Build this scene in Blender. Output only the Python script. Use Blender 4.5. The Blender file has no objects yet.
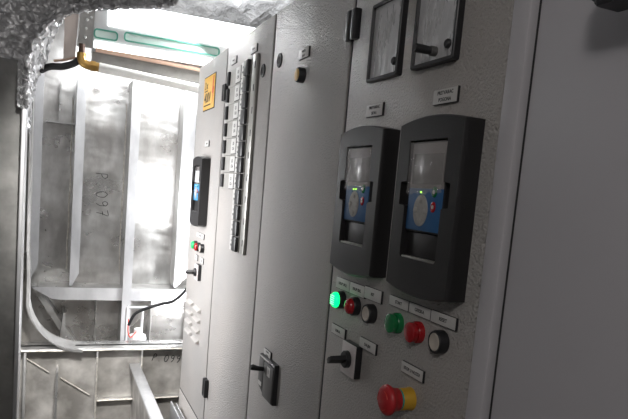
import bpy, bmesh, math, random
from mathutils import Vector, Matrix
random.seed(7)
S = bpy.context.scene
COL = S.collection
PI = math.pi

# ------------------------------------------------------------------ materials
def mat(name, col, rough=.5, metal=0., emit=None, estr=0., bump=None, noise=None, spec=.5, alpha=1., trans=0., rnoise=None, coat=0.):
    m = bpy.data.materials.new(name); m.use_nodes = True
    nt = m.node_tree; b = nt.nodes['Principled BSDF']
    b.inputs['Base Color'].default_value = (*col, 1)
    b.inputs['Roughness'].default_value = rough
    b.inputs['Metallic'].default_value = metal
    b.inputs['Specular IOR Level'].default_value = spec
    b.inputs['Alpha'].default_value = alpha
    b.inputs['Transmission Weight'].default_value = trans
    b.inputs['Coat Weight'].default_value = coat
    if emit:
        b.inputs['Emission Color'].default_value = (*emit, 1)
        b.inputs['Emission Strength'].default_value = estr
    tc = nt.nodes.new('ShaderNodeTexCoord')
    def tex(scale, stretch=(1, 1, 1), detail=4., kind='ShaderNodeTexNoise', rough_=.55):
        mp = nt.nodes.new('ShaderNodeMapping'); mp.inputs['Scale'].default_value = stretch
        nt.links.new(tc.outputs['Object'], mp.inputs['Vector'])
        t = nt.nodes.new(kind); t.inputs['Scale'].default_value = scale
        if kind == 'ShaderNodeTexNoise':
            t.inputs['Detail'].default_value = detail; t.inputs['Roughness'].default_value = rough_
        nt.links.new(mp.outputs['Vector'], t.inputs['Vector'])
        return t.outputs[0]
    if noise:     # (scale, colour2, stretch, lo, hi)
        sc, c2, st, lo, hi = noise
        f = tex(sc, st)
        r = nt.nodes.new('ShaderNodeMapRange'); r.inputs['From Min'].default_value = lo; r.inputs['From Max'].default_value = hi
        nt.links.new(f, r.inputs['Value'])
        mx = nt.nodes.new('ShaderNodeMix'); mx.data_type = 'RGBA'
        mx.inputs[6].default_value = (*col, 1); mx.inputs[7].default_value = (*c2, 1)
        nt.links.new(r.outputs[0], mx.inputs[0]); nt.links.new(mx.outputs[2], b.inputs['Base Color'])
    if rnoise:    # (scale, stretch, rlo, rhi)
        sc, st, r0, r1 = rnoise
        f = tex(sc, st)
        r = nt.nodes.new('ShaderNodeMapRange'); r.inputs['From Min'].default_value = .3; r.inputs['From Max'].default_value = .7
        r.inputs['To Min'].default_value = r0; r.inputs['To Max'].default_value = r1
        nt.links.new(f, r.inputs['Value']); nt.links.new(r.outputs[0], b.inputs['Roughness'])
    if bump:      # list of (scale, strength, distance, stretch)
        prev = None
        for sc, stg, dist, st in bump:
            f = tex(sc, st, 3.)
            bp = nt.nodes.new('ShaderNodeBump'); bp.inputs['Strength'].default_value = stg; bp.inputs['Distance'].default_value = dist
            nt.links.new(f, bp.inputs['Height'])
            if prev: nt.links.new(prev, bp.inputs['Normal'])
            prev = bp.outputs['Normal']
        nt.links.new(prev, b.inputs['Normal'])
    return m
U = (1, 1, 1)
M = {}
M['paint'] = mat('textured_grey_paint', (.45, .422, .398), .40, bump=[(300, 1., .0045, U)], noise=(6, (.40, .385, .37), U, .35, .65), spec=.5)
M['paint_smooth'] = mat('smooth_grey_paint', (.52, .505, .525), .5, bump=[(500, .12, .0008, U)], noise=(3, (.49, .475, .495), U, .35, .65), spec=.4)
M['seam'] = mat('dark_rubber_seal', (.03, .03, .032), .8)
M['black'] = mat('black_plastic', (.018, .018, .02), .38, bump=[(700, .15, .0004, U)])
M['holder'] = mat('charcoal_plastic', (.017, .0162, .017), .42, bump=[(900, .2, .0004, U)])
M['matt_black'] = mat('matt_black', (.008, .008, .009), .7)
M['plate'] = mat('engraved_aluminium_plastic', (.60, .59, .57), .42, noise=(60, (.54, .53, .51), U, .3, .7))
M['ink'] = mat('black_ink', (.02, .02, .02), .6)
M['green_lit'] = mat('lit_green_lens', (.02, .65, .2), .25, emit=(.0, .9, .16), estr=2.6)
M['green_core'] = mat('lit_green_filament', (.5, 1., .75), .3, emit=(.22, 1., .42), estr=1.5)
M['green'] = mat('green_lens', (.008, .21, .06), .22, coat=.4, noise=(50, (.006, .16, .05), U, .3, .7))
M['red'] = mat('red_lens', (.42, .012, .018), .22, coat=.4, noise=(50, (.34, .01, .015), U, .3, .7))
M['red_matt'] = mat('red_mushroom_plastic', (.50, .022, .028), .42, noise=(40, (.44, .02, .024), U, .3, .7))
M['white_btn'] = mat('ivory_button', (.55, .49, .42), .45, noise=(60, (.5, .45, .39), U, .3, .7))
M['yellow'] = mat('yellow_plastic', (.62, .36, .03), .4, noise=(40, (.56, .32, .025), U, .3, .7))
M['amber'] = mat('amber_lens', (.62, .40, .12), .35, noise=(60, (.54, .34, .1), U, .3, .7))
M['teal'] = mat('teal_band', (.01, .36, .30), .45)
M['silver'] = mat('brushed_silver_face', (.70, .65, .645), .42, .2, noise=(120, (.62, .575, .57), (1, 8, 1), .3, .7))
M['chrome'] = mat('bright_metal', (.75, .75, .76), .22, 1., noise=(80, (.65, .65, .66), U, .3, .7))
M['dark_grey'] = mat('dark_grey_plastic', (.10, .097, .095), .45, noise=(80, (.085, .083, .08), U, .3, .7))
M['lcd'] = mat('lcd_glass', (.20, .185, .18), .22, coat=.5, noise=(90, (.16, .15, .146), U, .3, .7))
M['lcd_lit'] = mat('lcd_pale', (.56, .57, .58), .3, noise=(90, (.48, .49, .5), U, .3, .7))
M['film'] = mat('clear_film', (.8, .78, .76), .12, bump=[(60, .8, .004, (1, .5, 1))], alpha=.24)
M['blue'] = mat('blue_keypad', (.03, .125, .30), .45, noise=(90, (.025, .11, .27), U, .3, .7))
M['pad'] = mat('grey_keypad_pad', (.42, .41, .38), .5, noise=(200, (.34, .33, .31), U, .35, .65))
M['led'] = mat('green_led', (.3, .9, .1), .3, emit=(.45, 1., .08), estr=3.)
M['reflection_pane'] = mat('painted_reflection_pane', (.74, .74, .745), .25, .45, bump=[(22, .45, .010, (1.6, .55, 1)), (60, .35, .003, (3, .35, 1))], rnoise=(30, (2, .4, 1), .18, .4))  # pale crinkled surface stands in for foil reflected in the glass
M['sign'] = mat('yellow_sign', (.75, .42, .03), .3, noise=(30, (.68, .37, .025), U, .3, .7))
M['sign_red'] = mat('red_print', (.6, .06, .03), .4)
M['alu'] = mat('mill_aluminium', (.66, .655, .645), .34, .82, bump=[(9, .25, .02, U), (60, .12, .003, U)], noise=(7, (.44, .435, .425), (1.3, 1, .8), .36, .66), rnoise=(5, U, .24, .5))
M['alu_plate'] = mat('hull_plate_aluminium', (.64, .635, .62), .4, .85, bump=[(3.0, .30, .05, (.8, 1, 1.5)), (40, .1, .004, U)], noise=(5, (.38, .365, .35), (1.6, 1, .8), .38, .62), rnoise=(4, (1, 1, 1.4), .22, .46))
M['alu_low'] = mat('lower_plate_aluminium', (.62, .595, .56), .5, .4, bump=[(7, .25, .02, U)], noise=(8, (.30, .285, .265), U, .30, .60), rnoise=(6, U, .38, .62))
M['alu_bar'] = mat('pale_bar_aluminium', (.70, .70, .71), .36, .7, noise=(14, (.56, .56, .57), (1, 1, .4), .35, .65))
M['weld'] = mat('weld_bead', (.72, .69, .63), .5, .55, bump=[(220, .6, .002, U)], noise=(60, (.5, .47, .42), U, .35, .65))
M['dull'] = mat('dull_side_plate', (.30, .295, .28), .55, .35, bump=[(14, .3, .01, U)], noise=(9, (.17, .167, .16), U, .38, .62))
M['foil'] = mat('crumpled_foil', (.70, .70, .71), .46, .6, bump=[(11, .7, .05, U), (30, .45, .014, U), (90, .2, .003, U)], noise=(10, (.50, .50, .51), U, .35, .65))
M['white_metal'] = mat('white_enamel', (.82, .83, .83), .4, noise=(20, (.76, .77, .77), U, .3, .7))
M['diffuser'] = mat('lamp_diffuser', (.9, .92, .92), .5, emit=(.94, 1., 1.), estr=3.)
M['green_edge'] = mat('green_slot_edge', (.10, .36, .27), .4, noise=(30, (.08, .3, .22), U, .3, .7))
M['slot_glass'] = mat('pale_slot_glass', (.62, .74, .68), .2, noise=(14, (.5, .62, .57), U, .3, .7))
M['copper'] = mat('copper_strip', (.74, .52, .40), .4, .35, noise=(30, (.64, .42, .31), (1, 1, 1), .3, .7))
M['beige'] = mat('beige_board', (.62, .54, .49), .6, noise=(30, (.55, .47, .42), (1, 1, .2), .3, .7))
M['bracket'] = mat('grey_drilled_bracket', (.32, .31, .29), .5, .4, noise=(40, (.26, .25, .235), U, .3, .7))
M['brass'] = mat('brass', (.62, .38, .12), .32, .8, noise=(40, (.48, .28, .08), U, .3, .7))
M['brown'] = mat('brown_nipple', (.10, .055, .04), .5, .3)
M['hose_white'] = mat('white_ribbed_hose', (.80, .79, .75), .45, noise=(40, (.72, .71, .67), U, .3, .7))
M['rubber'] = mat('black_rubber_hose', (.012, .012, .013), .45)
M['floor'] = mat('dark_floor_plate', (.16, .155, .15), .6, .3, bump=[(60, .3, .004, U)], noise=(6, (.1, .1, .1), U, .35, .65))
M['filter'] = mat('white_canister_plastic', (.85, .86, .87), .35, noise=(30, (.78, .79, .8), U, .3, .7))
M['blue_band'] = mat('blue_band', (.08, .30, .55), .4)
M['grey_strip'] = mat('grey_beige_breaker_body', (.36, .35, .325), .5, noise=(60, (.31, .3, .28), U, .3, .7))
M['rail'] = mat('grey_metal_rail', (.40, .395, .37), .38, .6, noise=(50, (.34, .335, .31), (1, .3, 1), .3, .7))

# ------------------------------------------------------------------ mesh helpers
def link(name, bm, m, parent=None, loc=None):
    bmesh.ops.recalc_face_normals(bm, faces=bm.faces)
    for f in bm.faces: f.smooth = True
    for e in bm.edges:
        if len(e.link_faces) == 2 and e.calc_face_angle(0) > .6: e.smooth = False
    me = bpy.data.meshes.new(name); bm.to_mesh(me); bm.free()
    me.materials.append(M[m])
    o = bpy.data.objects.new(name, me); COL.objects.link(o)
    if parent: o.parent = parent
    if loc: o.location = loc
    return o
def flat(o):
    for p in o.data.polygons: p.use_smooth = False
    return o
def B(): return bmesh.new()
def box(bm, lo, hi, bev=0., seg=2):
    lo, hi = Vector(lo), Vector(hi)
    r = bmesh.ops.create_cube(bm, size=1.)
    vs = r['verts']; c = (lo+hi)/2; d = hi-lo
    for v in vs: v.co = Vector((v.co.x*d.x, v.co.y*d.y, v.co.z*d.z)) + c
    if bev:
        es = list({e for v in vs for e in v.link_edges})
        bmesh.ops.bevel(bm, geom=es, offset=bev, segments=seg, profile=.5, affect='EDGES')
    return bm
def lathe(bm, prof, c=(0, 0), n=32, mtx=None):
    rings = []
    for r, w in prof:
        ring = []
        for i in range(n):
            a = 2*PI*i/n
            v = Vector((c[0]+r*math.cos(a), c[1]+r*math.sin(a), w))
            ring.append(bm.verts.new(mtx @ v if mtx else v))
        rings.append(ring)
    for a, b in zip(rings, rings[1:]):
        for i in range(n): bm.faces.new((a[i], a[(i+1) % n], b[(i+1) % n], b[i]))
    bm.faces.new(rings[0]); bm.faces.new(rings[-1])
    return bm
def prism(bm, poly, w0, w1, mtx=None, bev=0.):
    a = [bm.verts.new(Vector((x, y, w0))) for x, y in poly]
    b = [bm.verts.new(Vector((x, y, w1))) for x, y in poly]
    n = len(poly)
    fs = [bm.faces.new(a), bm.faces.new(b)]
    for i in range(n): fs.append(bm.faces.new((a[i], a[(i+1) % n], b[(i+1) % n], b[i])))
    if bev:
        es = [e for e in fs[1].edges]
        bmesh.ops.bevel(bm, geom=es, offset=bev, segments=2, profile=.5, affect='EDGES')
    if mtx:
        vs = {v for v in bm.verts}
        for v in vs: v.co = mtx @ v.co
    return bm
def tube(bm, pts, r, n=12, radii=None):
    pts = [Vector(p) for p in pts]
    prev = None; rings = []
    for i, p in enumerate(pts):
        t = (pts[min(i+1, len(pts)-1)] - pts[max(i-1, 0)]).normalized()
        if prev is None:
            up = Vector((0, 0, 1)) if abs(t.z) < .9 else Vector((1, 0, 0))
            x = t.cross(up).normalized()
        else:
            x = (prev - t*prev.dot(t)).normalized()
        y = t.cross(x); prev = x
        rr = radii[i] if radii else r
        rings.append([bm.verts.new(p + x*rr*math.cos(2*PI*k/n) + y*rr*math.sin(2*PI*k/n)) for k in range(n)])
    for a, b in zip(rings, rings[1:]):
        for i in range(n): bm.faces.new((a[i], a[(i+1) % n], b[(i+1) % n], b[i]))
    bm.faces.new(rings[0]); bm.faces.new(rings[-1])
    return bm
def curve_pts(P, n=8):
    P = [Vector(p) for p in P]; out = []
    for i in range(len(P)-1):
        p0 = P[max(i-1, 0)]; p1 = P[i]; p2 = P[i+1]; p3 = P[min(i+2, len(P)-1)]
        for k in range(n):
            t = k/n
            out.append(.5*((2*p1)+(p2-p0)*t+(2*p0-5*p1+4*p2-p3)*t*t+(3*p1-p0-3*p2+p3)*t**3))
    out.append(P[-1]); return out
def rrect(w, h, r, n=5, cx=0, cy=0):
    out = []
    for sx, sy, a0 in ((1, 1, 0), (-1, 1, PI/2), (-1, -1, PI), (1, -1, 1.5*PI)):
        for k in range(n+1):
            a = a0 + PI/2*k/n
            out.append((cx+sx*(w/2-r)+r*math.cos(a), cy+sy*(h/2-r)+r*math.sin(a)))
    return out
def ray_poly(poly, c, a):
    d = (math.cos(a), math.sin(a)); best = None
    n = len(poly)
    for i in range(n):
        x1, y1 = poly[i][0]-c[0], poly[i][1]-c[1]; x2, y2 = poly[(i+1) % n][0]-c[0], poly[(i+1) % n][1]-c[1]
        ex, ey = x2-x1, y2-y1; den = d[0]*ey-d[1]*ex
        if abs(den) < 1e-12: continue
        t = (x1*ey-y1*ex)/den; s = (x1*d[1]-y1*d[0])/den
        if t > 0 and -1e-6 <= s <= 1+1e-6 and (best is None or t > best): best = t
    return (c[0]+d[0]*best, c[1]+d[1]*best)
def ring(bm, outer, inner, c, layers, inner_w):
    """outer: polygon; layers: [(w, scale)] from back to front; inner hole from front down to inner_w"""
    angs = sorted({round(math.atan2(y-c[1], x-c[0]), 5) for x, y in outer+inner})
    L = []
    for w, s in layers:
        L.append([bm.verts.new((c[0]+(p[0]-c[0])*s, c[1]+(p[1]-c[1])*s, w)) for p in (ray_poly(outer, c, a) for a in angs)])
    for w in (layers[-1][0], inner_w):
        L.append([bm.verts.new((*ray_poly(inner, c, a), w)) for a in angs])
    L.append(L[0])
    n = len(angs)
    for a, b in zip(L, L[1:]):
        for i in range(n): bm.faces.new((a[i], a[(i+1) % n], b[(i+1) % n], b[i]))
    return bm

def tag(o, label, cat, group=None):
    o['label'] = label; o['category'] = cat
    if group: o['group'] = group
    return o
def struct(o, label=None):
    o['kind'] = 'structure'
    if label: o['label'] = label
    return o
DOOR = Matrix(((0, 0, -1), (-1, 0, 0), (0, 1, 0)))     # u = viewer's right, v = up, w = out of the door
FAR = Matrix(((1, 0, 0), (0, 0, -1), (0, 1, 0)))       # the same for surfaces that face down the passage
def empty(name, loc, rot=None):
    o = bpy.data.objects.new(name, None); COL.objects.link(o)
    o.empty_display_size = .02
    o.location = loc
    if rot: o.rotation_euler = rot.to_euler()
    return o
def dev(name, y, z, label, cat, group=None, w=0.):
    return tag(empty(name, (-w, y, z), DOOR), label, cat, group)
def lettering(s, size, parent, u, v, w, m='ink', rot=0., width=None, name='lettering'):
    c = bpy.data.curves.new(name, 'FONT'); c.body = s; c.size = size; c.align_x = 'CENTER'; c.align_y = 'CENTER'; c.extrude = .0002; c.offset = size*.022
    o = bpy.data.objects.new(name, c); COL.objects.link(o)
    bpy.context.view_layer.update()
    me = bpy.data.meshes.new_from_object(o.evaluated_get(bpy.context.evaluated_depsgraph_get()))
    bpy.data.objects.remove(o); bpy.data.curves.remove(c)
    me.materials.clear(); me.materials.append(M[m])
    if width:
        xs = [q.co.x for q in me.vertices]; k = width/(max(xs)-min(xs))
        for q in me.vertices: q.co.x *= k
    t = bpy.data.objects.new(name, me); COL.objects.link(t); t.parent = parent
    t.location = (u, v, w); t.rotation_euler = (0, 0, rot)
    return t

# ------------------------------------------------------------------ cabinets
TOP, DB = 1.990, .862          # top of the enclosures, lower edge of their doors
def cabinet(y0, y1, label, paint='paint', door=True):
    root = tag(empty('electrical_cabinet', (.25, (y0+y1)/2, 0)), label, 'electrical cabinet', 'cabinets standing in one row')
    hy = (y1-y0)/2; cx = .25
    link('body', box(B(), (.022-cx, -hy+.001, 0), (.5-cx, hy-.001, TOP), .004), paint, root)
    link('plinth', box(B(), (.0-cx, -hy+.001, 0.), (.0219-cx, hy-.001, DB-.006), .002), paint, root)
    return root
def door_panel(root, y0, y1, paint='paint'):
    c = root.location
    g = .0046
    d = link('door', box(B(), (0-c.x, y0+g-c.y, DB), (.019-c.x, y1-g-c.y, TOP), .0025), paint, root)
    link('door_seal', box(box(B(), (.0025-c.x, y0-c.y, DB-.004), (.0225-c.x, y0+g+.003-c.y, TOP-.002)), (.0025-c.x, y1-g-.003-c.y, DB-.004), (.0225-c.x, y1-c.y, TOP-.002)), 'seam', root)
    link('door_seal', box(B(), (.0015-c.x, y0+.001-c.y, DB-.0055), (.0215-c.x, y1-.001-c.y, DB+.003)), 'seam', root)
    return d
def hinge(root, y, z0, z1):
    c = root.location; b = B()
    for s in (-1, 1):
        box(b, (-.012-c.x, y+s*.0095-.0070-c.y, z0), (.0005-c.x, y+s*.0095+.0070-c.y, z1), .002)
    box(b, (-.006-c.x, y-.003-c.y, z0+.003), (.0005-c.x, y+.003-c.y, z1-.003))
    return link('hinge', b, 'black', root)
def lock(root, y, z):
    c = root.location; b = B()
    mt = Matrix.Translation((-c.x, y-c.y, z)) @ DOOR.to_4x4()
    lathe(b, [(.0155, -.0005), (.0155, .002), (.0145, .003), (.009, .003), (.009, .0015)], n=28, mtx=mt)
    o = link('lock', b, 'black', root)
    b = B(); mt2 = mt
    box(b, (-.0018, -.007, .001), (.0018, .007, .0034), .0005)
    for v in b.verts: v.co = mt2 @ v.co
    link('lock_insert', b, 'dark_grey', o)
    return o
y12, y23, y34, yend = 1.795, 1.373, .958, 2.185
cab1 = cabinet(y12, yend, 'far narrow grey electrical cabinet carrying the yellow warning sign and louvres')
door_panel(cab1, y12, yend)
cab2 = cabinet(y34, y12, 'wide double-door grey electrical cabinet carrying the breaker columns')
door_panel(cab2, y23, y12); door_panel(cab2, y34, y23)
cab3 = cabinet(.522, y34, 'grey electrical cabinet carrying the two windows and red emergency stop')
door_panel(cab3, .556, y34)
hinge(cab2, 1.7735, 1.838, 1.884); hinge(cab2, 1.7735, .968, 1.022); hinge(cab3, .946, 1.850, 1.898)
lock(cab2, 1.438, 1.874); lock(cab2, 1.321, 1.879)
# folded edge strip of the third cabinet beside its door
c = cab3.location
link('edge_strip', box(B(), (-.004-c.x, .5265-c.y, 0), (.0218-c.x, .5545-c.y, TOP), .003), 'paint_smooth', cab3)
# louvres on the far door
for cy in (2.078, 1.962):
    for k in range(4):
        b = B(); c = cab1.location; z = 1.200-k*.0335
        vs = [(.001, .003), (-.012, -.005), (-.0125, -.0085), (.001, -.0095)]
        A = [b.verts.new((x-c.x, cy-.040-c.y, z+dz)) for x, dz in vs]; Bq = [b.verts.new((x-c.x, cy+.040-c.y, z+dz)) for x, dz in vs]
        b.faces.new(A); b.faces.new(Bq)
        for i in range(4): b.faces.new((A[i], A[(i+1) % 4], Bq[(i+1) % 4], Bq[i]))
        link('louvre', b, 'paint', cab1)
# near cabinet on the right
cab4 = tag(empty('electrical_cabinet', (.25, -.05, 0)), 'smooth grey near cabinet at the right edge with a black handle', 'electrical cabinet', 'cabinets standing in one row')
link('body', box(B(), (.022-.25, -.55, 0), (.25, .567, TOP), .004), 'paint_smooth', cab4)
link('door', box(B(), (-.25, -.55, .05), (.0195-.25, .568, TOP), .005), 'paint_smooth', cab4)
link('door_seal', box(B(), (.0035-.25, .5675, .05), (.0215-.25, .5722, TOP-.002)), 'seam', cab4)
b = B()
prism(b, rrect(.19, .040, .006, 5), .020, .045, bev=.004)
box(b, (-.080, -.015, -.001), (-.052, .015, .024), .003); box(b, (.052, -.015, -.001), (.080, .015, .024), .003)
h = link('handle', b, 'black', cab4); h.rotation_euler = DOOR.to_euler(); h.location = (-.25, .359, 1.788)

# ------------------------------------------------------------------ label plates
def plate(y, z, text, label, wd=.052, ht=.019, size=.0062, group='engraved label plates'):
    r = dev('label_plate', y, z, label, 'label plate', group)
    b = B(); box(b, (-wd/2, -ht/2, -.0002), (wd/2, ht/2, .0028)); link('backing', b, 'black', r)
    b = B(); box(b, (-wd/2+.0003, -ht/2+.0008, .0026), (wd/2-.0012, ht/2-.0003, .0034), .0002); link('face', b, 'plate', r)
    n = len(text)
    for i, s in enumerate(text):
        lettering(s, size, r, 0, (n-1)*.0042-i*.0084, .0034)
    return r
plate(.849, 1.731, ['PRETVARAC', 'SIDRA'], 'two-line label plate above the left black keypad holder', group=None)
plate(.664, 1.732, ['PRETVARAC', 'POGONA'], 'two-line label plate above the right black keypad holder', group=None)
plate(.902, 1.457, ['KRUP UKLJ'], 'label plate tinted green above the lit green lamp', wd=.0515)
plate(.850, 1.457, ['KRUP ISKL'], 'middle label plate in the left row above the red button', wd=.0515)
plate(.798, 1.459, ['RST'], 'RST label plate above the left ivory button', wd=.0525)
plate(.7225, 1.4615, ['START'], 'label plate above the unlit green button', wd=.0515, ht=.0145)
plate(.6695, 1.4615, ['GRESKA'], 'middle label plate of the right row above the red button', wd=.0515, ht=.0145)
plate(.6165, 1.4615, ['RESET'], 'RESET label plate above the right ivory button', wd=.053, ht=.0155)
plate(.904, 1.3785, ['LOKAL'], 'label plate up left of the square selector switch', ht=.0165)
plate(.799, 1.3815, ['DALJIN'], 'label plate right of the square selector switch', ht=.0165)
plate(.6725, 1.3805, ['STOP U NUZDI'], 'label plate above the red emergency stop', wd=.0535, ht=.0155, size=.0058)
plate(1.170, 1.868, ['VENTIL', 'RADI'], 'label plate above the amber lamp', group=None)
plate(1.246, 1.245, ['GLAVNI', 'PREKID'], 'label plate above the lever breaker handle', wd=.045, ht=.0165, size=.0055)
plate(1.709, 1.940, ['KRUG A'], 'label plate above the far breaker column')
plate(1.522, 1.938, ['KRUG B'], 'label plate above the near breaker column')
plate(1.978, 1.726, ['PUMPA'], 'label plate above the far keypad holder')
plate(1.990, 1.4325, ['RADI   KVAR'], 'label plate above the far row of three buttons', wd=.105, ht=.017)
plate(2.030, 1.356, ['LOK'], 'left small label plate above the far selector switch', wd=.04)
plate(1.945, 1.356, ['DALJ'], 'right small label plate above the far selector switch', wd=.04)

# ------------------------------------------------------------------ push buttons and lamps
def bezel(r, rad=.0145, h=.011):
    b = B(); lathe(b, [(rad, -.0003), (rad, h-.002), (rad-.0015, h), (rad-.004, h), (rad-.004, h-.003)]); return link('bezel', b, 'black', r)
def dome(r, m, rad=.0125, h0=.008, h1=.0195):
    b = B(); P = [(rad, h0), (rad, h0+.006)]
    for k in range(1, 7):
        a = k/6*PI/2; P.append((max(rad*math.cos(a)**.8, .0006), h0+.006+(h1-h0-.006)*math.sin(a)))
    lathe(b, P); return link('lens', b, m, r)
def lamp(y, z, m, label, group=None, cat='push button', name='push_button'):
    r = dev(name, y, z, label, cat, group); bezel(r); return r
r = lamp(.904, 1.431, None, 'lit green indicator lamp at the left of the lower panel', cat='indicator lamp', name='indicator_lamp')
dome(r, 'green_lit')
b = B()
for k in range(5): box(b, (-.007, -.0075+k*.0034, .0185), (.007, -.0058+k*.0034, .0199), .0004)
link('light_element', b, 'green_core', r)
r = lamp(.851, 1.431, None, 'red indicator button beside the lit green lamp'); dome(r, 'red')
b = B(); box(b, (-.007, -.0012, .0186), (.007, .0012, .0200), .0004)
for v in b.verts: v.co = Matrix.Rotation(.8, 4, 'Z') @ v.co
link('marking', b, 'sign_red', r)
def flatbtn(y, z, label):
    r = dev('push_button', y, z, label, 'push button', 'ivory push buttons')
    b = B(); lathe(b, [(.0145, -.0003), (.0145, .010), (.0132, .0125), (.0112, .0125), (.0112, .010)]); link('bezel', b, 'black', r)
    b = B(); lathe(b, [(.0108, .006), (.0108, .0122), (.0098, .013), (.0092, .0126)]); link('cap', b, 'white_btn', r)
flatbtn(.798, 1.4305, 'ivory push button in the left row beside the red button')
def fluted(y, z, m, label):
    r = dev('push_button', y, z, label, 'push button')
    b = B(); lathe(b, [(.0145, -.0003), (.0145, .0065), (.0135, .008), (.011, .008)]); link('collar', b, m, r)
    b = B(); lathe(b, [(.0105, .008), (.0105, .0096)]); link('groove', b, 'black', r)
    dome(r, m, .0132, .0092, .0170)
fluted(.7225, 1.4335, 'green', 'unlit green push button below the START plate')
fluted(.670, 1.4335, 'red', 'red push button between the green and ivory buttons of the right row')
flatbtn(.617, 1.4345, 'ivory push button at the right end of the right row')
# amber lamp on the third door
r = dev('indicator_lamp', 1.170, 1.826, 'round amber lamp in a black ring on the third door', 'indicator lamp')
b = B(); lathe(b, [(.0145, -.0003), (.0145, .012), (.0132, .014), (.0115, .014)]); link('bezel', b, 'black', r)
b = B(); lathe(b, [(.0118, .010), (.0118, .0145), (.0105, .0155), (.006, .016)]); link('lens', b, 'amber', r)
# far row
r = dev('push_button', 2.045, 1.396, 'small green button on the far cabinet', 'push button'); bezel(r); dome(r, 'green', .0128)
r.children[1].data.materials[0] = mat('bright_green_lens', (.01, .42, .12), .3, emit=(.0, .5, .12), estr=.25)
r = dev('push_button', 1.995, 1.395, 'small red button on the far cabinet', 'push button'); bezel(r); dome(r, 'red', .0128)
flatbtn(1.943, 1.396, 'ivory push button on the far cabinet')

# ------------------------------------------------------------------ emergency stop
r = dev('emergency_stop_button', .674, 1.343, 'red mushroom emergency stop on a yellow collar', 'emergency stop')
b = B(); lathe(b, [(.0155, -.0003), (.0155, .002), (.0146, .004), (.0146, .0155), (.0138, .0168)], n=40); link('collar', b, 'yellow', r)
b = B(); lathe(b, [(.0138, .0160), (.0138, .0205)], n=40); link('band', b, 'teal', r)
b = B(); lathe(b, [(.0150, .0200), (.0152, .0240), (.0165, .029), (.0195, .0325), (.0203, .0345), (.0200, .0365), (.0185, .0388), (.015, .0410), (.010, .0425), (.005, .0431), (.0008, .0432)], n=40)
hd = link('mushroom_head', b, 'red_matt', r)
for a0 in (.4, 2.5, 4.6):
    tube(b := B(), [(.0128*math.cos(a0+k*.12), .0128*math.sin(a0+k*.12), .04195) for k in range(9)], .0005, 6)
    link('arrow_mark', b, 'sign_red', hd)

# ------------------------------------------------------------------ selector switches
def selector(y, z, label, s=1.):
    r = dev('selector_switch', y, z, label, 'selector switch')
    b = B(); box(b, (-.0235, -.0255, -.0003), (.0235, .0255, .0105), .001); link('back_plate', b, 'black', r)
    b = B(); box(b, (-.0232, -.0252, .0104), (.0230, .0252, .0124), .0006); link('face_plate', b, 'silver', r)
    b = B(); lathe(b, [(.0135, .0124), (.0135, .018), (.012, .0195)]); link('knob_base', b, 'black', r)
    b = B(); prism(b, [(-.0035, -.0105), (.0035, -.0105), (.0042, 0), (.0035, .0105), (-.0035, .0105), (-.0042, 0)], .019, .045, bev=.0012)
    for v in b.verts:
        k = (v.co.z-.019)/.025; v.co.y *= 1-.28*k; v.co.y -= .0*k
        q = Matrix.Rotation(-1.0, 4, 'Z') @ Vector((v.co.x, v.co.y, 0)); v.co.x, v.co.y = q.x, q.y
    link('handle', b, 'black', r)
    return r
selector(.8415, 1.349, 'selector switch on a square silver plate with a black handle')
selector(1.975, 1.315, 'selector switch below the three buttons on the far cabinet')

# ------------------------------------------------------------------ main breaker lever handle
r = dev('breaker_handle', 1.223, 1.197, 'dark breaker operating plate with a black lever on the third door', 'breaker handle')
b = B(); prism(b, [(-.050, -.028), (-.018, -.036), (-.018, -.043), (.050, -.043), (.050, .043), (-.050, .043)], -.0003, .010, bev=.0012); link('base_plate', b, 'black', r)
b = B(); box(b, (-.0490, -.0262, .0098), (-.020, .036, .0112), .0004); link('side_panel', b, 'dark_grey', r)
b = B(); box(b, (-.013, -.0415, .0098), (.046, .034, .0118), .0006); link('cover_panel', b, 'dark_grey', r)
b = B(); box(b, (-.0185, -.030, .0100), (-.0142, .034, .0108)); link('slot', b, 'matt_black', r)
b = B(); box(b, (-.049, .0372, .0098), (.049, .0415, .0114), .0005); link('top_strip', b, 'chrome', r)
b = B(); box(b, (.010, .010, .0118), (.028, .030, .0122)); t = link('rating_label', b, 'plate', r); lettering('I', .010, t, .019, .020, .0123)
b = B(); box(b, (-.046, -.025, .0112), (-.024, -.016, .0116)); link('small_tag', b, 'plate', r)
b = B(); tube(b, [(-.016, .016, .008), (-.016, .019, .027), (-.016, .0215, .037), (-.016, .022, .041)], .0055, 12, [.0048, .0056, .0068, .005]); link('lever', b, 'black', r)

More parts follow.
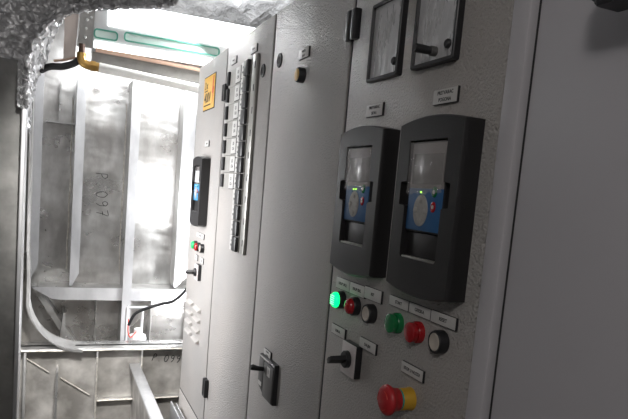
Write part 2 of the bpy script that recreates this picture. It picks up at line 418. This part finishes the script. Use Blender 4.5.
# ------------------------------------------------------------------ keypad holders with their keypads
def arced(w, h, rise, n=10):
    out = []
    for k in range(n+1):
        u = w/2-w*k/n; out.append((u, h/2-rise+rise*(1-(2*u/w)**2)))
    for k in range(n+1):
        u = -w/2+w*k/n; out.append((u, -h/2+rise-rise*(1-(2*u/w)**2)))
    return out
def holder(y, z, label, klabel, far=False):
    r = dev('keypad_holder', y, z, label, 'keypad holder')
    out = arced(.140, .224, .008)
    hole = [(.041, -.062), (.041, .0), (.055, .002), (.055, .030), (.041, .032), (.041, .0820), (-.041, .0820), (-.041, .032), (-.055, .030), (-.055, .002), (-.041, 0.), (-.041, -.062), (-.038, -.065), (.038, -.065)]
    cc = (0, .010)
    b = B(); ring(b, out, hole, cc, [(-.0003, 1.), (.020, 1.), (.0252, .993), (.0270, .978)], .006); link('housing', b, 'holder', r)
    b = B(); box(b, (-.056, -.066, .003), (.056, .083, .0072)); link('recess_back', b, 'matt_black', r)
    b = B(); box(b, (-.0395, -.0640, .0071), (.0395, .0812, .0105), .001); box(b, (-.0395, -.0640, .0100), (.0395, -.0318, .0190), .001); link('recess_liner', b, 'holder', r)
    b = B(); prism(b, [(-.040, .007), (-.040, .0262), (-.0615, .0268), (-.0645, .012)], -.038, .038)
    for v in b.verts: v.co = Vector((v.co.z, v.co.x-.0005 if v.co.x > -.05 else v.co.x, v.co.y))
    bmesh.ops.delete(b, geom=list(b.verts), context='VERTS')
    box(b, (-.038, -.0652, .0105), (.038, -.0622, .0262), .0012)
    link('lip', b, 'rail' if not far else 'chrome', r)  # pale metal colour stands in for the highlight on the black ledge
    for s in (-1, 1):
        b = B(); box(b, (s*.048-.006, .004, .007), (s*.048+.006, .028, .0130), .002); link('grip', b, 'matt_black', r)
    # keypad
    k = dev('drive_keypad', y, z, klabel, 'keypad', w=.0135)
    b = B(); box(b, (-.0402, -.031, -.0028), (.0402, .0800, .0095), .002); link('case', b, 'black', k)
    b = B(); box(b, (-.038, .0235, .0093), (.038, .0785, .0102), .0005); link('screen', b, 'lcd', k)
    b = B(); box(b, (-.033, .0285, .0101), (.033, .0655, .0106), .0003); link('display', b, 'lcd_lit' if far else 'lcd', k)
    if not far:
        k.children[-1].data.materials[0] = mat('grey_display', (.30, .275, .265), .3, noise=(40, (.25, .23, .222), U, .3, .7))
    b = B(); box(b, (-.038, -.0285, .0093), (.038, .0233, .0104), .0006); f = link('keypad_face', b, 'blue', k)
    if far: f.data.materials[0] = mat('bright_blue_keypad', (.06, .28, .55), .4, noise=(90, (.05, .25, .5), U, .3, .7))
    b = B(); prism(b, [(-.006+.0155*math.cos(a*PI/16), -.004+.0195*math.sin(a*PI/16)) for a in range(32)], .0102, .0116, bev=.0004); p = link('navigation_pad', b, 'pad', k)
    for (u, v) in ((-.006, .009), (-.006, -.017), (-.0165, -.004), (.0045, -.004)):
        b = B(); lathe(b, [(.0042, .0114), (.0042, .0124), (.0034, .0129)], (u, v), 16); link('key', b, 'pad', p)
    for (u, v, m) in ((.021, .0015, 'red'), (.021, .0195, 'green')):
        b = B(); prism(b, [(u+.0048*math.cos(a*PI/10), v+.0065*math.sin(a*PI/10)) for a in range(20)], .0102, .0118, bev=.0004)
        o = link('stop_key' if m == 'red' else 'start_key', b, m, k)
        b = B(); lathe(b, [(.0024, .0117), (.0024, .0121)], (u, v), 12); link('key_mark', b, 'plate' if m == 'red' else 'lcd_lit', o)
    for u in ((-.011, -.003) if klabel.startswith('left') else (-.009,)):
        b = B(); lathe(b, [(.0011, .0102), (.0011, .0112), (.0008, .0116)], (u, .0185), 12); link('status_light', b, 'led', k)
    # clinging film with torn lower edge
    if not far:
        b = B(); nx, ny = 14, 12; G = []
        for j in range(ny+1):
            row = []
            for i in range(nx+1):
                u = -.0385+.077*i/nx; v = .0175+.062*j/ny
                if j == 0: v += random.uniform(-.003, .003)
                row.append(b.verts.new((u+random.uniform(-.001, .001)*(i in (0, nx)), v, .0136+random.uniform(-.0007, .0009))))
            G.append(row)
        for j in range(ny):
            for i in range(nx): b.faces.new((G[j][i], G[j][i+1], G[j+1][i+1], G[j+1][i]))
        link('protective_film', b, 'film', k)
    return r
holder(.653, 1.594, 'larger looking right hand charcoal keypad holder under the POGONA plate', 'right blue drive keypad under clear film with one green light')
holder(.840, 1.593, 'charcoal keypad holder above the lit green lamp', 'left blue drive keypad under clear film with two green lights')
holder(1.992, 1.574, 'charcoal keypad holder on the far cabinet beside the passage', 'bright blue drive keypad on the far cabinet', True)

# ------------------------------------------------------------------ meter windows
def window(y0, y1, z0, z1, label, peg=False):
    y, z = (y0+y1)/2, (z0+z1)/2; w, h = y1-y0, z1-z0
    r = dev('meter_window', y, z, label, 'meter window')
    b = B(); ring(b, rrect(w, h, .003, 3), rrect(w-.009, h-.010, .002, 3), (0, 0), [(-.0003, 1.), (.0085, 1.), (.0095, .985)], .003); link('frame', b, 'black', r)
    b = B(); n = 26; G = []
    for j in range(n+1):
        row = []
        for i in range(n+1):
            u = -(w-.0092)/2+(w-.0092)*i/n; v = -(h-.0102)/2+(h-.0102)*j/n
            row.append(b.verts.new((u, v, .0052+random.uniform(-.00035, .00035)*(1 if 0 < i < n and 0 < j < n else 0))))
        G.append(row)
    for j in range(n):
        for i in range(n): b.faces.new((G[j][i], G[j][i+1], G[j+1][i+1], G[j+1][i]))
    link('pane', b, 'reflection_pane', r)
    b = B(); lathe(b, [(.0058, .0045), (.0058, .008), (.0042, .0098)], (w/2-(.018 if peg else .0135), -h/2+.021), 18); k = link('latch', b, 'black', r)
    if peg:
        b = B(); lathe(b, [(.0062, .0045), (.0062, .013), (.005, .014)], (.003, -h/2+.0165), 18); p = link('key_collar', b, 'dark_grey', r)
        b = B(); lathe(b, [(.0052, .0138), (.0056, .034), (.0048, .036)], (.003, -h/2+.0165), 18); link('key', b, 'black', p)
window(.782, .874, 1.773, 1.887, 'left black framed square window with a painted foil reflection')
window(.647, .7455, 1.773, 1.887, 'right black framed square window with a black key in it', True)

# ------------------------------------------------------------------ warning sign
r = dev('warning_sign', 1.998, 1.887, 'yellow voltage warning sign with red bolt on the far cabinet', 'sign')
b = B(); box(b, (-.078, -.054, -.0002), (.078, .054, .0015)); link('border', b, 'ink', r)
b = B(); box(b, (-.075, -.051, .0014), (.075, .051, .0021)); link('sheet', b, 'sign', r)
lettering('3 x', .032, r, -.040, .024, .0021); lettering('400V', .042, r, -.018, -.016, .0021, width=.09)
b = B(); box(b, (-.060, .006, .002), (-.018, .009, .0025)); link('underline', b, 'ink', r)
b = B(); box(b, (-.064, -.040, .002), (.030, -.036, .0025)); link('underline', b, 'ink', r)
b = B(); prism(b, [(.050, .046), (.062, .046), (.056, .012), (.068, .012), (.050, -.040), (.053, -.006), (.042, -.006)], .002, .0026); link('bolt_symbol', b, 'sign_red', r)

# ------------------------------------------------------------------ breaker columns on the second door
ORD = ['topmost', 'second from the top', 'third from the top', 'fourth from the top', 'fifth from the top', 'sixth from the top', 'seventh from the top',
       'sixth from the bottom', 'fifth from the bottom', 'fourth from the bottom', 'third from the bottom', 'second from the bottom', 'lowest']
def clone(root, loc, label):
    r = root.copy(); COL.objects.link(r); r.location = loc; r['label'] = label
    for ch in list(root.children):
        c2 = ch.copy(); COL.objects.link(c2); c2.parent = r
        for g in ch.children:
            d = g.copy(); COL.objects.link(d); d.parent = c2
    return r
hA = .0466
def breakerA():
    r = dev('circuit_breaker', 1.672, 1.8927, 'x', 'circuit breaker', 'circuit breakers in the far column')
    b = B(); box(b, (-.075, -hA/2+.0004, -.0003), (.063, hA/2-.0004, .004), .001); link('body', b, 'grey_strip', r)
    b = B(); box(b, (-.072, -hA/2+.006, .0038), (-.055, hA/2-.004, .0105), .0015); link('toggle', b, 'black', r)
    b = B(); box(b, (.008, -hA/2+.002, .0038), (.060, hA/2-.003, .0056)); link('label_frame', b, 'ink', r)
    b = B(); box(b, (.009, -hA/2+.0036, .0055), (.0545, hA/2-.0035, .0066), .0003); t = link('label_card', b, 'plate', r)
    lettering('Q1', .011, t, .032, .007, .0066); lettering('C16', .011, t, .032, -.007, .0066)
    return r
a = breakerA(); a['label'] = 'topmost breaker of the shorter far column with a white card'
for k in range(1, 7):
    clone(a, (0, 1.672, 1.8927-k*hA), 'breaker with a white card in the shorter far column, ' + (ORD[k] if k < 4 else ORD[k+6]))
hB = .0404
def breakerB():
    r = dev('circuit_breaker', 1.565, 1.8968, 'x', 'circuit breaker', 'circuit breakers in the near column')
    b = B(); box(b, (-.042, -hB/2+.0004, -.0003), (.034, hB/2-.0004, .004), .001); link('body', b, 'grey_strip', r)
    b = B(); box(b, (-.040, -hB/2+.0012, .0038), (-.012, hB/2-.0012, .0075), .0004); t = link('label_card', b, 'plate', r)
    lettering('F1', .008, t, -.026, .006, .0075); lettering('10A', .008, t, -.026, -.006, .0075)
    b = B(); box(b, (-.006, -hB/2+.0012, .0038), (.030, hB/2-.0012, .0125), .002); link('toggle', b, 'black', r)
    return r
a = breakerB(); a['label'] = 'topmost breaker of the longer near column with a black block'
for k in range(1, 12):
    clone(a, (0, 1.565, 1.8968-k*hB), 'breaker with a black block in the longer near column, ' + (ORD[k] if k < 6 else ORD[k+1]))
r = dev('slotted_rail', 1.490, 1.676, 'grey slotted metal rail right of the breaker columns', 'rail')
b = B(); box(b, (-.018, -.243, -.0003), (.018, .243, .008), .0015); link('channel', b, 'rail', r)
for k in range(9):
    b = B(); box(b, (.004, -.222+k*.054, .0078), (.010, -.206+k*.054, .0086), .0003); link('slot', b, 'ink', r)

# ------------------------------------------------------------------ ship's structure beyond the cabinets
def fmtx(y): return Matrix.Translation((0, y, 0)) @ FAR.to_4x4()
YH = 3.30
wf = struct(link('wall_far', box(B(), (-1.6, YH, 0), (1.2, YH+.02, 2.6)), 'alu_plate'))
def stiff(x0, x1, zb, zt, snipe_t=.09, snipe_b=.06, yf=3.16):
    """flange bar facing us with sniped ends, on a web plate"""
    b = B(); w = x1-x0
    prism(b, [(x0, zb), (x0+.012, zb), (x1, zb+snipe_b), (x1, zt-snipe_t), (x1-.026, zt), (x0, zt)], -.004, .004, mtx=fmtx(yf))
    s = link('stiffener', b, 'alu_bar', wf)
    b = B(); box(b, (x0+.002, yf+.0045, zb), (x0+.010, YH+.002, zt)); link('stiffener_web', b, 'alu', s)
    return s
stiff(-.541, -.503, 1.10, 2.30)
stiff(-.363, -.322, 1.062, 2.045)
stiff(-.120, -.078, .74, 2.06, snipe_b=.004, yf=3.118)
stiff(.134, .196, 1.062, 2.06)
stiff(.42, .46, 1.062, 2.06)
# inverted T of thin bars in the left bay
b = B(); box(b, (-.436, 3.235, 1.835), (-.428, YH+.002, 2.02)); box(b, (-.489, 3.235, 1.826), (-.365, YH+.002, 1.834)); link('thin_rib', b, 'alu', wf)
# stringer
b = B(); prism(b, [(-.525, 1.052), (-.44, 1.002), (-.40, .997), (.9, .997), (.9, 1.058), (-.5, 1.056)], -.005, .005, mtx=fmtx(3.13)); s = link('stringer', b, 'alu_bar', wf)
b = B(); box(b, (-.50, 3.1355, 1.046), (.9, YH+.002, 1.054)); link('stringer_web', b, 'alu', s)
for x in (-.232, .035, .24):
    b = B(); box(b, (x-.003, 3.2, .70), (x+.003, YH+.002, 1.0)); link('thin_rib', b, 'alu', wf)
# sloping knuckle bar and gusset
b = B(); prism(b, [(-.53, 1.045), (-.505, 1.045), (-.29, .72), (-.33, .72)], 0, .10, mtx=fmtx(YH)); link('knuckle_bar', b, 'alu', wf)
b = B(); prism(b, [(-.40, .77), (-.385, .93), (-.375, .93), (-.372, .77)], 0, .16, mtx=fmtx(YH)); link('gusset', b, 'alu', wf)
# weld beads along the stiffeners
b = B()
for x in (-.300, -.05, .215): tube(b, [(x-.075+random.uniform(-.003, .003), YH-.001, 1.12+k*.06) for k in range(15)], .0035, 6)
link('weld_bead', b, 'weld', wf)
def strokes(name, glyphs, org, du, dv, size, y, parent):
    """hand-drawn marks: polylines in a unit box, laid on a wall"""
    b = B(); ou, ov = org
    for i, g in enumerate(glyphs):
        for pl in g:
            pts = []
            for (p, q) in pl:
                a_, b_ = (i*.85+p)*size, q*size
                pts.append((ou+a_*du[0]+b_*dv[0], y, ov+a_*du[1]+b_*dv[1]))
            tube(b, curve_pts(pts, 4), .0017, 6)
    return link(name, b, 'ink', parent)
g0 = [[(.3, 1), (.1, .8), (.05, .4), (.25, 0), (.5, .2), (.55, .7), (.3, 1)]]
g9 = [[(.5, .8), (.3, 1), (.1, .8), (.2, .55), (.45, .65), (.5, .85), (.45, .3), (.25, 0)]]
gP = [[(.1, 0), (.15, .5), (.2, 1), (.5, .95), (.5, .65), (.2, .5)]]
g7 = [[(.05, .95), (.55, 1), (.35, .5), (.25, 0)], [(.15, .5), (.5, .55)]]
gd = [[(.2, .03), (.25, .06)]]
strokes('marker_writing', [gP, gd, g0, g9, g7], (-.258, 1.612), (.06, -1), (1, .06), .055, YH-.0015, wf)

# transverse web with the rounded opening: plate below, lining flange around the corner
wb = struct(link('trim_1', box(B(), (-1.5, 2.62, 0), (.9, 2.64, .905)), 'alu_low'))
YW = 2.62
def rib(name, x0, x1, z0, z1, d=.05, m='alu', y=YW):
    b = B(); box(b, (x0, y-d, z0), (x1, y+.001, z1), .001); return link(name, b, m, wb)
b = B(); box(b, (-1.5, 2.575, .893), (.9, 2.70, .905), .002); link('ledge', b, 'alu', wb)
b = B(); tube(b, [(-.54+k*.03, 2.573, .899+random.uniform(-.001, .001)) for k in range(24)], .0045, 6); link('weld_bead', b, 'weld', wb)
rib('thin_rib', -.264, -.257, 0, .893); rib('thin_rib', -.088, -.081, .55, .893)
rib('thin_rib', -.257, .5, .678, .684, .03)
rib('thin_rib', -.531, -.522, 0, .893)
for x in (-.2605, -.0845):
    b = B(); tube(b, [(x, 2.568+random.uniform(-.001, .001), .30+k*.03) for k in range(20)], .004, 6); link('weld_bead', b, 'weld', wb)
b = B(); tube(b, [(-.255+k*.03, 2.588, .681+random.uniform(-.001, .001)) for k in range(12)], .004, 6); link('weld_bead', b, 'weld', wb)
b = B(); tube(b, [(-.527+k*.0125, 2.612, .862-k*.0088) for k in range(8)], .003, 6); link('weld_bead', b, 'weld', wb)
b = B(); tube(b, [(-.395+k*.0125, 2.612, .776-k*.0086) for k in range(10)], .003, 6); link('weld_bead', b, 'weld', wb)
b = B(); prism(b, [(-.418, .10), (-.409, .10), (-.405, .825), (-.413, .825)], 0, .09, mtx=fmtx(YW)); link('bracket_plate', b, 'alu', wb)
strokes('marker_writing', [gP, gd, g0, g9, g9], (-.040, .836), (1, -.10), (.25, 1), .030, YW-.0015, wb)
# rounded lining (flat bar bent around the opening's corner)
def lining(path, y0, y1, th, name, m):
    b = B(); n = len(path); A = []
    for y in (y0, y1):
        A.append([b.verts.new((x, y, z)) for x, z in path])
    O = []
    for y in (y0, y1):
        row = []
        for i in range(n):
            t = Vector(path[min(i+1, n-1)])-Vector(path[max(i-1, 0)]); t.normalize()
            row.append(b.verts.new((path[i][0]-t.y*-1*-th, y, path[i][1]+t.x*-th)))
        O.append(row)
    for i in range(n-1):
        b.faces.new((A[0][i], A[0][i+1], A[1][i+1], A[1][i])); b.faces.new((O[0][i], O[1][i], O[1][i+1], O[0][i+1]))
        b.faces.new((A[0][i], O[0][i], O[0][i+1], A[0][i+1])); b.faces.new((A[1][i], A[1][i+1], O[1][i+1], O[1][i]))
    return link(name, b, m, wb)
path = [(-.538, 2.25), (-.536, 1.9), (-.534, 1.5), (-.532, 1.30), (-.528, 1.20)]
cx, cz, R = -.318, 1.115, .212
path += [(cx+R*math.cos(PI+k*PI/2/10), cz+R*math.sin(PI+k*PI/2/10)*1.0) for k in range(1, 11)]
lining(path, 2.56, 2.70, .010, 'opening_flange', 'alu')
b = B(); prism(b, [(-.546, .905), (-.546, 1.9), (-.80, 1.9), (-.80, .905)], -.01, .01, mtx=fmtx(2.63)); link('web_plate', b, 'alu_low', wb)
pl = [(x, z) for x, z in path if z < 1.25] + [(-.546, .905), (-.546, 1.2)]
b = B(); prism(b, pl, -.004, .004, mtx=fmtx(2.70)); link('corner_plate', b, 'alu_low', wb)

# girder running along the passage floor
g = struct(empty('trim_2', (-.11, 2.2, 0)))
b = B(); box(b, (-.020, -.75, .818), (.022, .418, .828), .002); link('flange', b, 'alu_bar', g)
b = B(); box(b, (-.004, -.75, 0), (.004, .418, .8185)); link('web', b, 'alu_low', g)
# small steel channel at the foot of the far cabinet
r = tag(empty('cable_channel', (-.03, 2.0, .0)), 'small grey channel standing at the foot of the far cabinet', 'channel')
b = B(); box(b, (-.008, -.14, .0), (.016, .14, .808), .002); link('web', b, 'alu', r)
b = B(); box(b, (-.008, -.14, .807), (-.003, .14, .826), .001); box(b, (.011, -.14, .807), (.016, .14, .816), .001); link('rim', b, 'alu_bar', r)

# near pillar on the left
p = struct(link('wall_left_end', box(B(), (-1.5, 1.72, 0), (-.516, 1.76, 1.86), .002), 'dull')); p.name = 'trim_3'
b = B(); box(b, (-.522, 1.70, 0), (-.512, 1.82, 1.86), .002); link('edge_bar', b, 'alu_bar', p)

# foil insulation: face towards us and the curved lining
NA = [(-.513, 1.745), (-.514, 1.79), (-.514, 1.86), (-.505, 1.905), (-.487, 1.935), (-.455, 1.967), (-.41, 1.992), (-.36, 2.010), (-.318, 2.020), (-.25, 2.032), (-.19, 2.044), (-.168, 2.060), (-.160, 2.12), (-.156, 2.36)]
def resample(P, n):
    L = [0]
    for a, b_ in zip(P, P[1:]): L.append(L[-1]+math.dist(a, b_))
    out = []
    for k in range(n+1):
        s = L[-1]*k/n
        for i in range(len(P)-1):
            if s <= L[i+1]+1e-9:
                t = (s-L[i])/(L[i+1]-L[i]); out.append((P[i][0]+(P[i+1][0]-P[i][0])*t, P[i][1]+(P[i+1][1]-P[i][1])*t)); break
    return out
n = 150
arc = resample(NA, n)
b = B(); rows = []
for k, (x, z) in enumerate(arc):
    f = min(1, max(0, (k/n-.12)/.5))
    ox = -1.5+(x+1.5)*f if k/n > .12 else -1.5
    oz = z if f == 0 else z+(2.40-z)*min(1, f*2.2)
    if z < 1.862: ox, oz = x-.018, z
    m_ = 60; row = []
    for j in range(m_+1):
        s = (j/m_)**1.4
        q = Vector((x+(ox-x)*s, 1.70+random.uniform(-.0028, .0028), z+(oz-z)*s))
        q += Vector((random.uniform(-.003, .003), 0, random.uniform(-.003, .003)))
        row.append(b.verts.new(q))
    rows.append(row)
for a, c2 in zip(rows, rows[1:]):
    for j in range(m_): b.faces.new((a[j], a[j+1], c2[j+1], c2[j]))
fi = flat(link('trim_4', b, 'foil')); struct(fi)
FA = [(-.533, 1.72), (-.531, 1.79), (-.529, 1.84), (-.523, 1.88), (-.515, 1.925), (-.497, 1.955), (-.47, 1.982), (-.42, 2.01), (-.36, 2.03), (-.30, 2.05), (-.24, 2.06), (-.19, 2.09), (-.17, 2.2), (-.16, 2.36)]
far = resample(FA, n)
b = B(); rows = []
for k in range(int(n*.84)):
    row = []; yend_ = 2.56-.76*min(1, max(0, (k/n-.285)/.055))
    for j in range(19):
        s = j/18
        row.append(b.verts.new((arc[k][0]*(1-s)+far[k][0]*s+random.uniform(-.006, .006), 1.70+(yend_-1.70)*s+random.uniform(-.01, .01), arc[k][1]*(1-s)+far[k][1]*s+random.uniform(-.006, .006))))
    rows.append(row)
for a, c2 in zip(rows, rows[1:]):
    for j in range(18): b.faces.new((a[j], a[j+1], c2[j+1], c2[j]))
flat(link('curved_lining', b, 'foil', fi))
b = B(); tube(b, [(x+random.uniform(-.004, .004), 1.695+random.uniform(-.006, .006), z+random.uniform(-.004, .004)) for x, z in arc[2:int(n*.78)]], .006, 6); flat(link('crimped_edge', b, 'foil', fi))

# room shell
def foil_sheet(name, org, eu, ev, nu, nv, amp, nrm):
    b = B(); G = []
    for j in range(nv+1):
        row = []
        for i in range(nu+1):
            q = Vector(org)+Vector(eu)*(i/nu)+Vector(ev)*(j/nv)+Vector(nrm)*random.uniform(-amp, amp)
            row.append(b.verts.new(q))
        G.append(row)
    for j in range(nv):
        for i in range(nu): b.faces.new((G[j][i], G[j][i+1], G[j+1][i+1], G[j+1][i]))
    return link(name, b, 'foil')
struct(foil_sheet('ceiling', (-1.6, -1.4, 2.40), (2.8, 0, 0), (0, 4.75, 0), 70, 110, .018, (0, 0, 1)))
struct(foil_sheet('wall_left', (-1.5, -1.3, 0), (0, 3.05, 0), (0, 0, 2.45), 50, 46, .02, (1, 0, 0)))
struct(foil_sheet('wall_back', (-1.6, -1.3, 0), (2.8, 0, 0), (0, 0, 2.45), 40, 40, .02, (0, 1, 0)))
struct(link('wall_right', box(B(), (1.15, -1.4, 0), (1.2, 3.32, 2.5)), 'alu_low'))
struct(link('floor', box(B(), (-1.6, -1.4, -.05), (1.2, 3.32, 0)), 'floor'))
b = B(); box(b, (-1.55, 2.64, 0), (-1.5, 3.32, 2.5)); struct(link('wall_left', b, 'alu_low')).name = 'trim_5'

# ------------------------------------------------------------------ light fitting over the passage
r = tag(empty('ceiling_light', (-.0, 2.42, 2.04)), 'bright white light fitting with two long rounded slots over the passage', 'ceiling light')
LX0, LX1 = -.335, .40
b = B(); box(b, (LX0, -.012, .0), (LX1, .10, .175), .004); link('housing', b, 'white_metal', r)
b = B(); box(b, (LX0+.045, -.018, .085), (LX1-.02, -.0115, .172), .003); link('diffuser', b, 'diffuser', r)
b = B(); box(b, (LX0+.003, -.0165, .002), (LX1, -.0115, .028), .002); link('bottom_diffuser', b, 'diffuser', r)
def slot(u0, u1, v0, v1, holes=False):
    cu, cv = (u0+u1)/2, (v0+v1)/2; b = B()
    mt = Matrix.Translation((0, -.012, 0)) @ FAR.to_4x4()
    ring(b, rrect(u1-u0, v1-v0, .012, 6, cu, cv), rrect(u1-u0-.010, v1-v0-.010, .008, 6, cu, cv), (cu, cv), [(-.001, 1.), (.004, 1.)], 0)
    for v in b.verts: v.co = mt @ v.co
    s = link('slot_rim', b, 'green_edge', r)
    b = B(); prism(b, rrect(u1-u0-.009, v1-v0-.009, .008, 6, cu, cv), -.0005, .001, mtx=mt); link('slot_glass', b, 'slot_glass', s)
slot(-.334, -.252, .036, .070); slot(-.232, .118, .042, .076); slot(.135, .39, .042, .076)
b = B(); prism(b, [(-.388, -.002), (-.338, -.002), (-.333, .135), (-.380, .135)], .018, .026, mtx=FAR.to_4x4()); k = link('end_bracket', b, 'bracket', r)
for (u, v) in ((-.357, .115), (-.358, .090), (-.360, .060), (-.363, .030), (-.345, .10)):
    b = B(); lathe(b, [(.0045, .0255), (.0045, .029), (.003, .0302)], (u, v), 12, mtx=FAR.to_4x4()); link('bolt', b, 'alu', k)
b = B(); prism(b, [(-.430, -.056), (-.392, -.040), (-.384, .130), (-.430, .125)], -.02, .014, mtx=FAR.to_4x4()); link('side_board', b, 'beige', r)
b = B(); prism(b, [(-.325, -.010), (.42, -.034), (.42, -.022), (-.325, .003)], .0, .016, mtx=FAR.to_4x4()); link('copper_strip', b, 'copper', r)
b = B(); prism(b, [(-.335, -.050), (.42, -.075), (.42, -.034), (-.335, -.010)], -.06, .008, mtx=FAR.to_4x4()); link('lower_channel', b, 'bracket', r)
r.children[-1].data.materials[0] = mat('pale_channel', (.56, .54, .50), .45, .4, noise=(18, (.46, .44, .41), (.4, 1, 1), .3, .7))

# conduit with brass elbow
r = tag(empty('conduit', (-.372, 2.37, 2.03)), 'white ribbed conduit with a brass elbow under the light fitting', 'conduit')
b = B(); tube(b, [(0, 0, .012), (0, 0, -.022)], .0105, 14); link('nipple', b, 'brown', r)
b = B(); tube(b, curve_pts([(0, 0, -.018), (0, 0, -.035), (.006, 0, -.050), (.020, 0, -.056), (.034, 0, -.057)], 5), .0148, 16); link('elbow', b, 'brass', r)
b = B(); tube(b, [(.030, 0, -.0568), (.047, 0, -.0572)], .0185, 6); tube(b, [(.047, 0, -.0572), (.060, 0, -.0578)], .0155, 16); link('gland_nut', b, 'brass', r)
P = []; Rr = []
for k in range(120):
    x = .058+k*.0056; P.append((x, 0, -.0578-(x-.058)*.066)); Rr.append(.0160+.0014*(k % 2))
b = B(); tube(b, P, .013, 14, Rr); link('ribbed_hose', b, 'hose_white', r)
# black hose
r = tag(link('hose', tube(B(), curve_pts([(-.50, 2.44, 1.945), (-.47, 2.41, 1.957), (-.43, 2.39, 1.960), (-.395, 2.385, 1.975), (-.378, 2.385, 1.992), (-.372, 2.42, 1.998)], 6), .012, 12, None), 'rubber'), 'thick black rubber hose sagging left of the brass elbow', 'hose')
b = B(); tube(b, curve_pts([(-.46, 2.40, 1.976), (-.42, 2.39, 1.985), (-.39, 2.385, 1.996)], 6), .004, 8); link('orange_sleeve', b, 'copper', r)

# ------------------------------------------------------------------ fittings in the lower right bay
r = tag(empty('pipe_frame', (0, 3.02, .75)), 'pale bent pipe frame in the bay under the stringer', 'pipe')
b = B(); tube(b, curve_pts([(-.105, 0, .05), (-.105, 0, .22), (-.095, 0, .232), (-.08, 0, .235), (.10, 0, .235), (.16, 0, .235)], 4), .006, 10); link('outer_pipe', b, 'alu_bar', r)
b = B(); tube(b, [(-.033, 0, .232), (-.035, 0, .02)], .007, 10); link('upright', b, 'alu_bar', r)
b = B(); box(b, (-.15, -.02, -.75), (.25, .03, .06), .003); link('base', b, 'alu_low', r)
r = tag(empty('filter_canister', (-.062, 2.93, .0)), 'white canister with a blue band standing behind the ledge', 'canister')
b = B(); lathe(b, [(.030, 0), (.030, .80), (.040, .803), (.040, .86), (.036, .872), (.018, .878), (.018, .90), (.010, .905)], n=28); link('body', b, 'filter', r)
b = B(); lathe(b, [(.0405, .815), (.0415, .817), (.0415, .824), (.0405, .826)], n=28); link('band', b, 'blue_band', r)
tag(link('cable', tube(B(), curve_pts([(-.11, 2.88, .93), (-.085, 2.87, .985), (-.03, 2.86, 1.015), (.03, 2.86, 1.035), (.08, 2.85, 1.05), (.13, 2.84, 1.10), (.19, 2.83, 1.20)], 6), .007, 10), 'rubber'), 'black cable curving up towards the far cabinet', 'cable')
tag(link('cable', tube(B(), curve_pts([(-.11, 2.90, .955), (-.11, 2.89, .90), (-.098, 2.89, .87), (-.072, 2.91, .892)], 6), .0025, 8), 'sign_red'), 'thin red cable hanging beside the white canister', 'cable')

# ------------------------------------------------------------------ lights
def area(name, loc, target, size, power, col=(1, 1, 1), sy=None):
    l = bpy.data.lights.new(name, 'AREA'); l.energy = power; l.color = col; l.size = size
    if sy: l.shape = 'RECTANGLE'; l.size_y = sy
    o = bpy.data.objects.new(name, l); COL.objects.link(o); o.location = loc
    o.rotation_euler = (Vector(target)-Vector(loc)).to_track_quat('-Z', 'Y').to_euler()
    return o
area('hull_fill_light', (-.12, 2.70, 2.22), (-.12, 3.1, 1.2), .6, 4.2, (.97, .98, 1), .12)  # unseen fill added behind the fitting to light the hull plate
def point_light(name, loc, power, rad, col=(.96, .98, 1)):
    l = bpy.data.lights.new(name, 'POINT'); l.energy = power; l.color = col; l.shadow_soft_size = rad
    o = bpy.data.objects.new(name, l); COL.objects.link(o); o.location = loc
area('passage_front_light', (.0, 2.395, 2.165), (-.30, 1.65, 1.75), .6, 17, (.97, .98, 1), .07)
point_light('ceiling_fill_light', (.15, 2.54, 2.225), 15, .03)  # hidden point light added behind the housing to whiten the ceiling foil
area('door_fill_light', (-.76, 2.08, 1.50), (0, 1.75, 1.3), .3, 18, (.98, .98, 1), .6)  # unseen fill added behind the left pillar to brighten the far doors
area('bay_work_light', (.20, 2.80, 1.50), (-.10, 3.3, 1.4), .22, 3.6, (.96, .98, 1))
area('bay_lower_light', (.30, 2.92, .98), (-.40, 3.22, .85), .12, 8, (.98, .98, 1))
area('room_light', (-.95, -.55, 2.25), (-.25, 1.1, 1.2), .2, 5.2, (1, .96, .93))
l = bpy.data.lights.new('web_fill_spot', 'SPOT'); l.energy = 190; l.spot_size = math.radians(34); l.spot_blend = 1.; l.shadow_soft_size = .08; l.color = (1, .98, .95)  # out-of-view spot added to brighten the lower web plate
o = bpy.data.objects.new('web_fill_spot', l); COL.objects.link(o); o.location = (-.30, .9, 2.3)
o.rotation_euler = (Vector((-.28, 2.6, .75))-Vector(o.location)).to_track_quat('-Z', 'Y').to_euler()
w = bpy.data.worlds.new('World'); S.world = w; w.use_nodes = True
w.node_tree.nodes['Background'].inputs[0].default_value = (.5, .52, .55, 1)
w.node_tree.nodes['Background'].inputs[1].default_value = .05

# ------------------------------------------------------------------ camera
cam = bpy.data.cameras.new('camera'); co = bpy.data.objects.new('camera', cam); COL.objects.link(co)
cam.sensor_fit = 'HORIZONTAL'; cam.sensor_width = 36; cam.lens = 620/628*36; cam.shift_y = (266.19-209.5)/628
cam.clip_start = .02
Rm = ((.92088722, .03364912, .38837413), (-.38038985, -.14034616, .91411515), (.08526536, -.98953077, -.11644168))
mw = Matrix([[Rm[i][0], -Rm[i][1], -Rm[i][2], (-.44, 0, 1.6)[i]] for i in range(3)] + [[0, 0, 0, 1]])
co.matrix_world = mw
S.camera = co
S.view_settings.view_transform = 'Standard'; S.view_settings.look = 'None'; S.view_settings.gamma = 1; S.view_settings.exposure = 0.
S.view_settings.use_curve_mapping = False
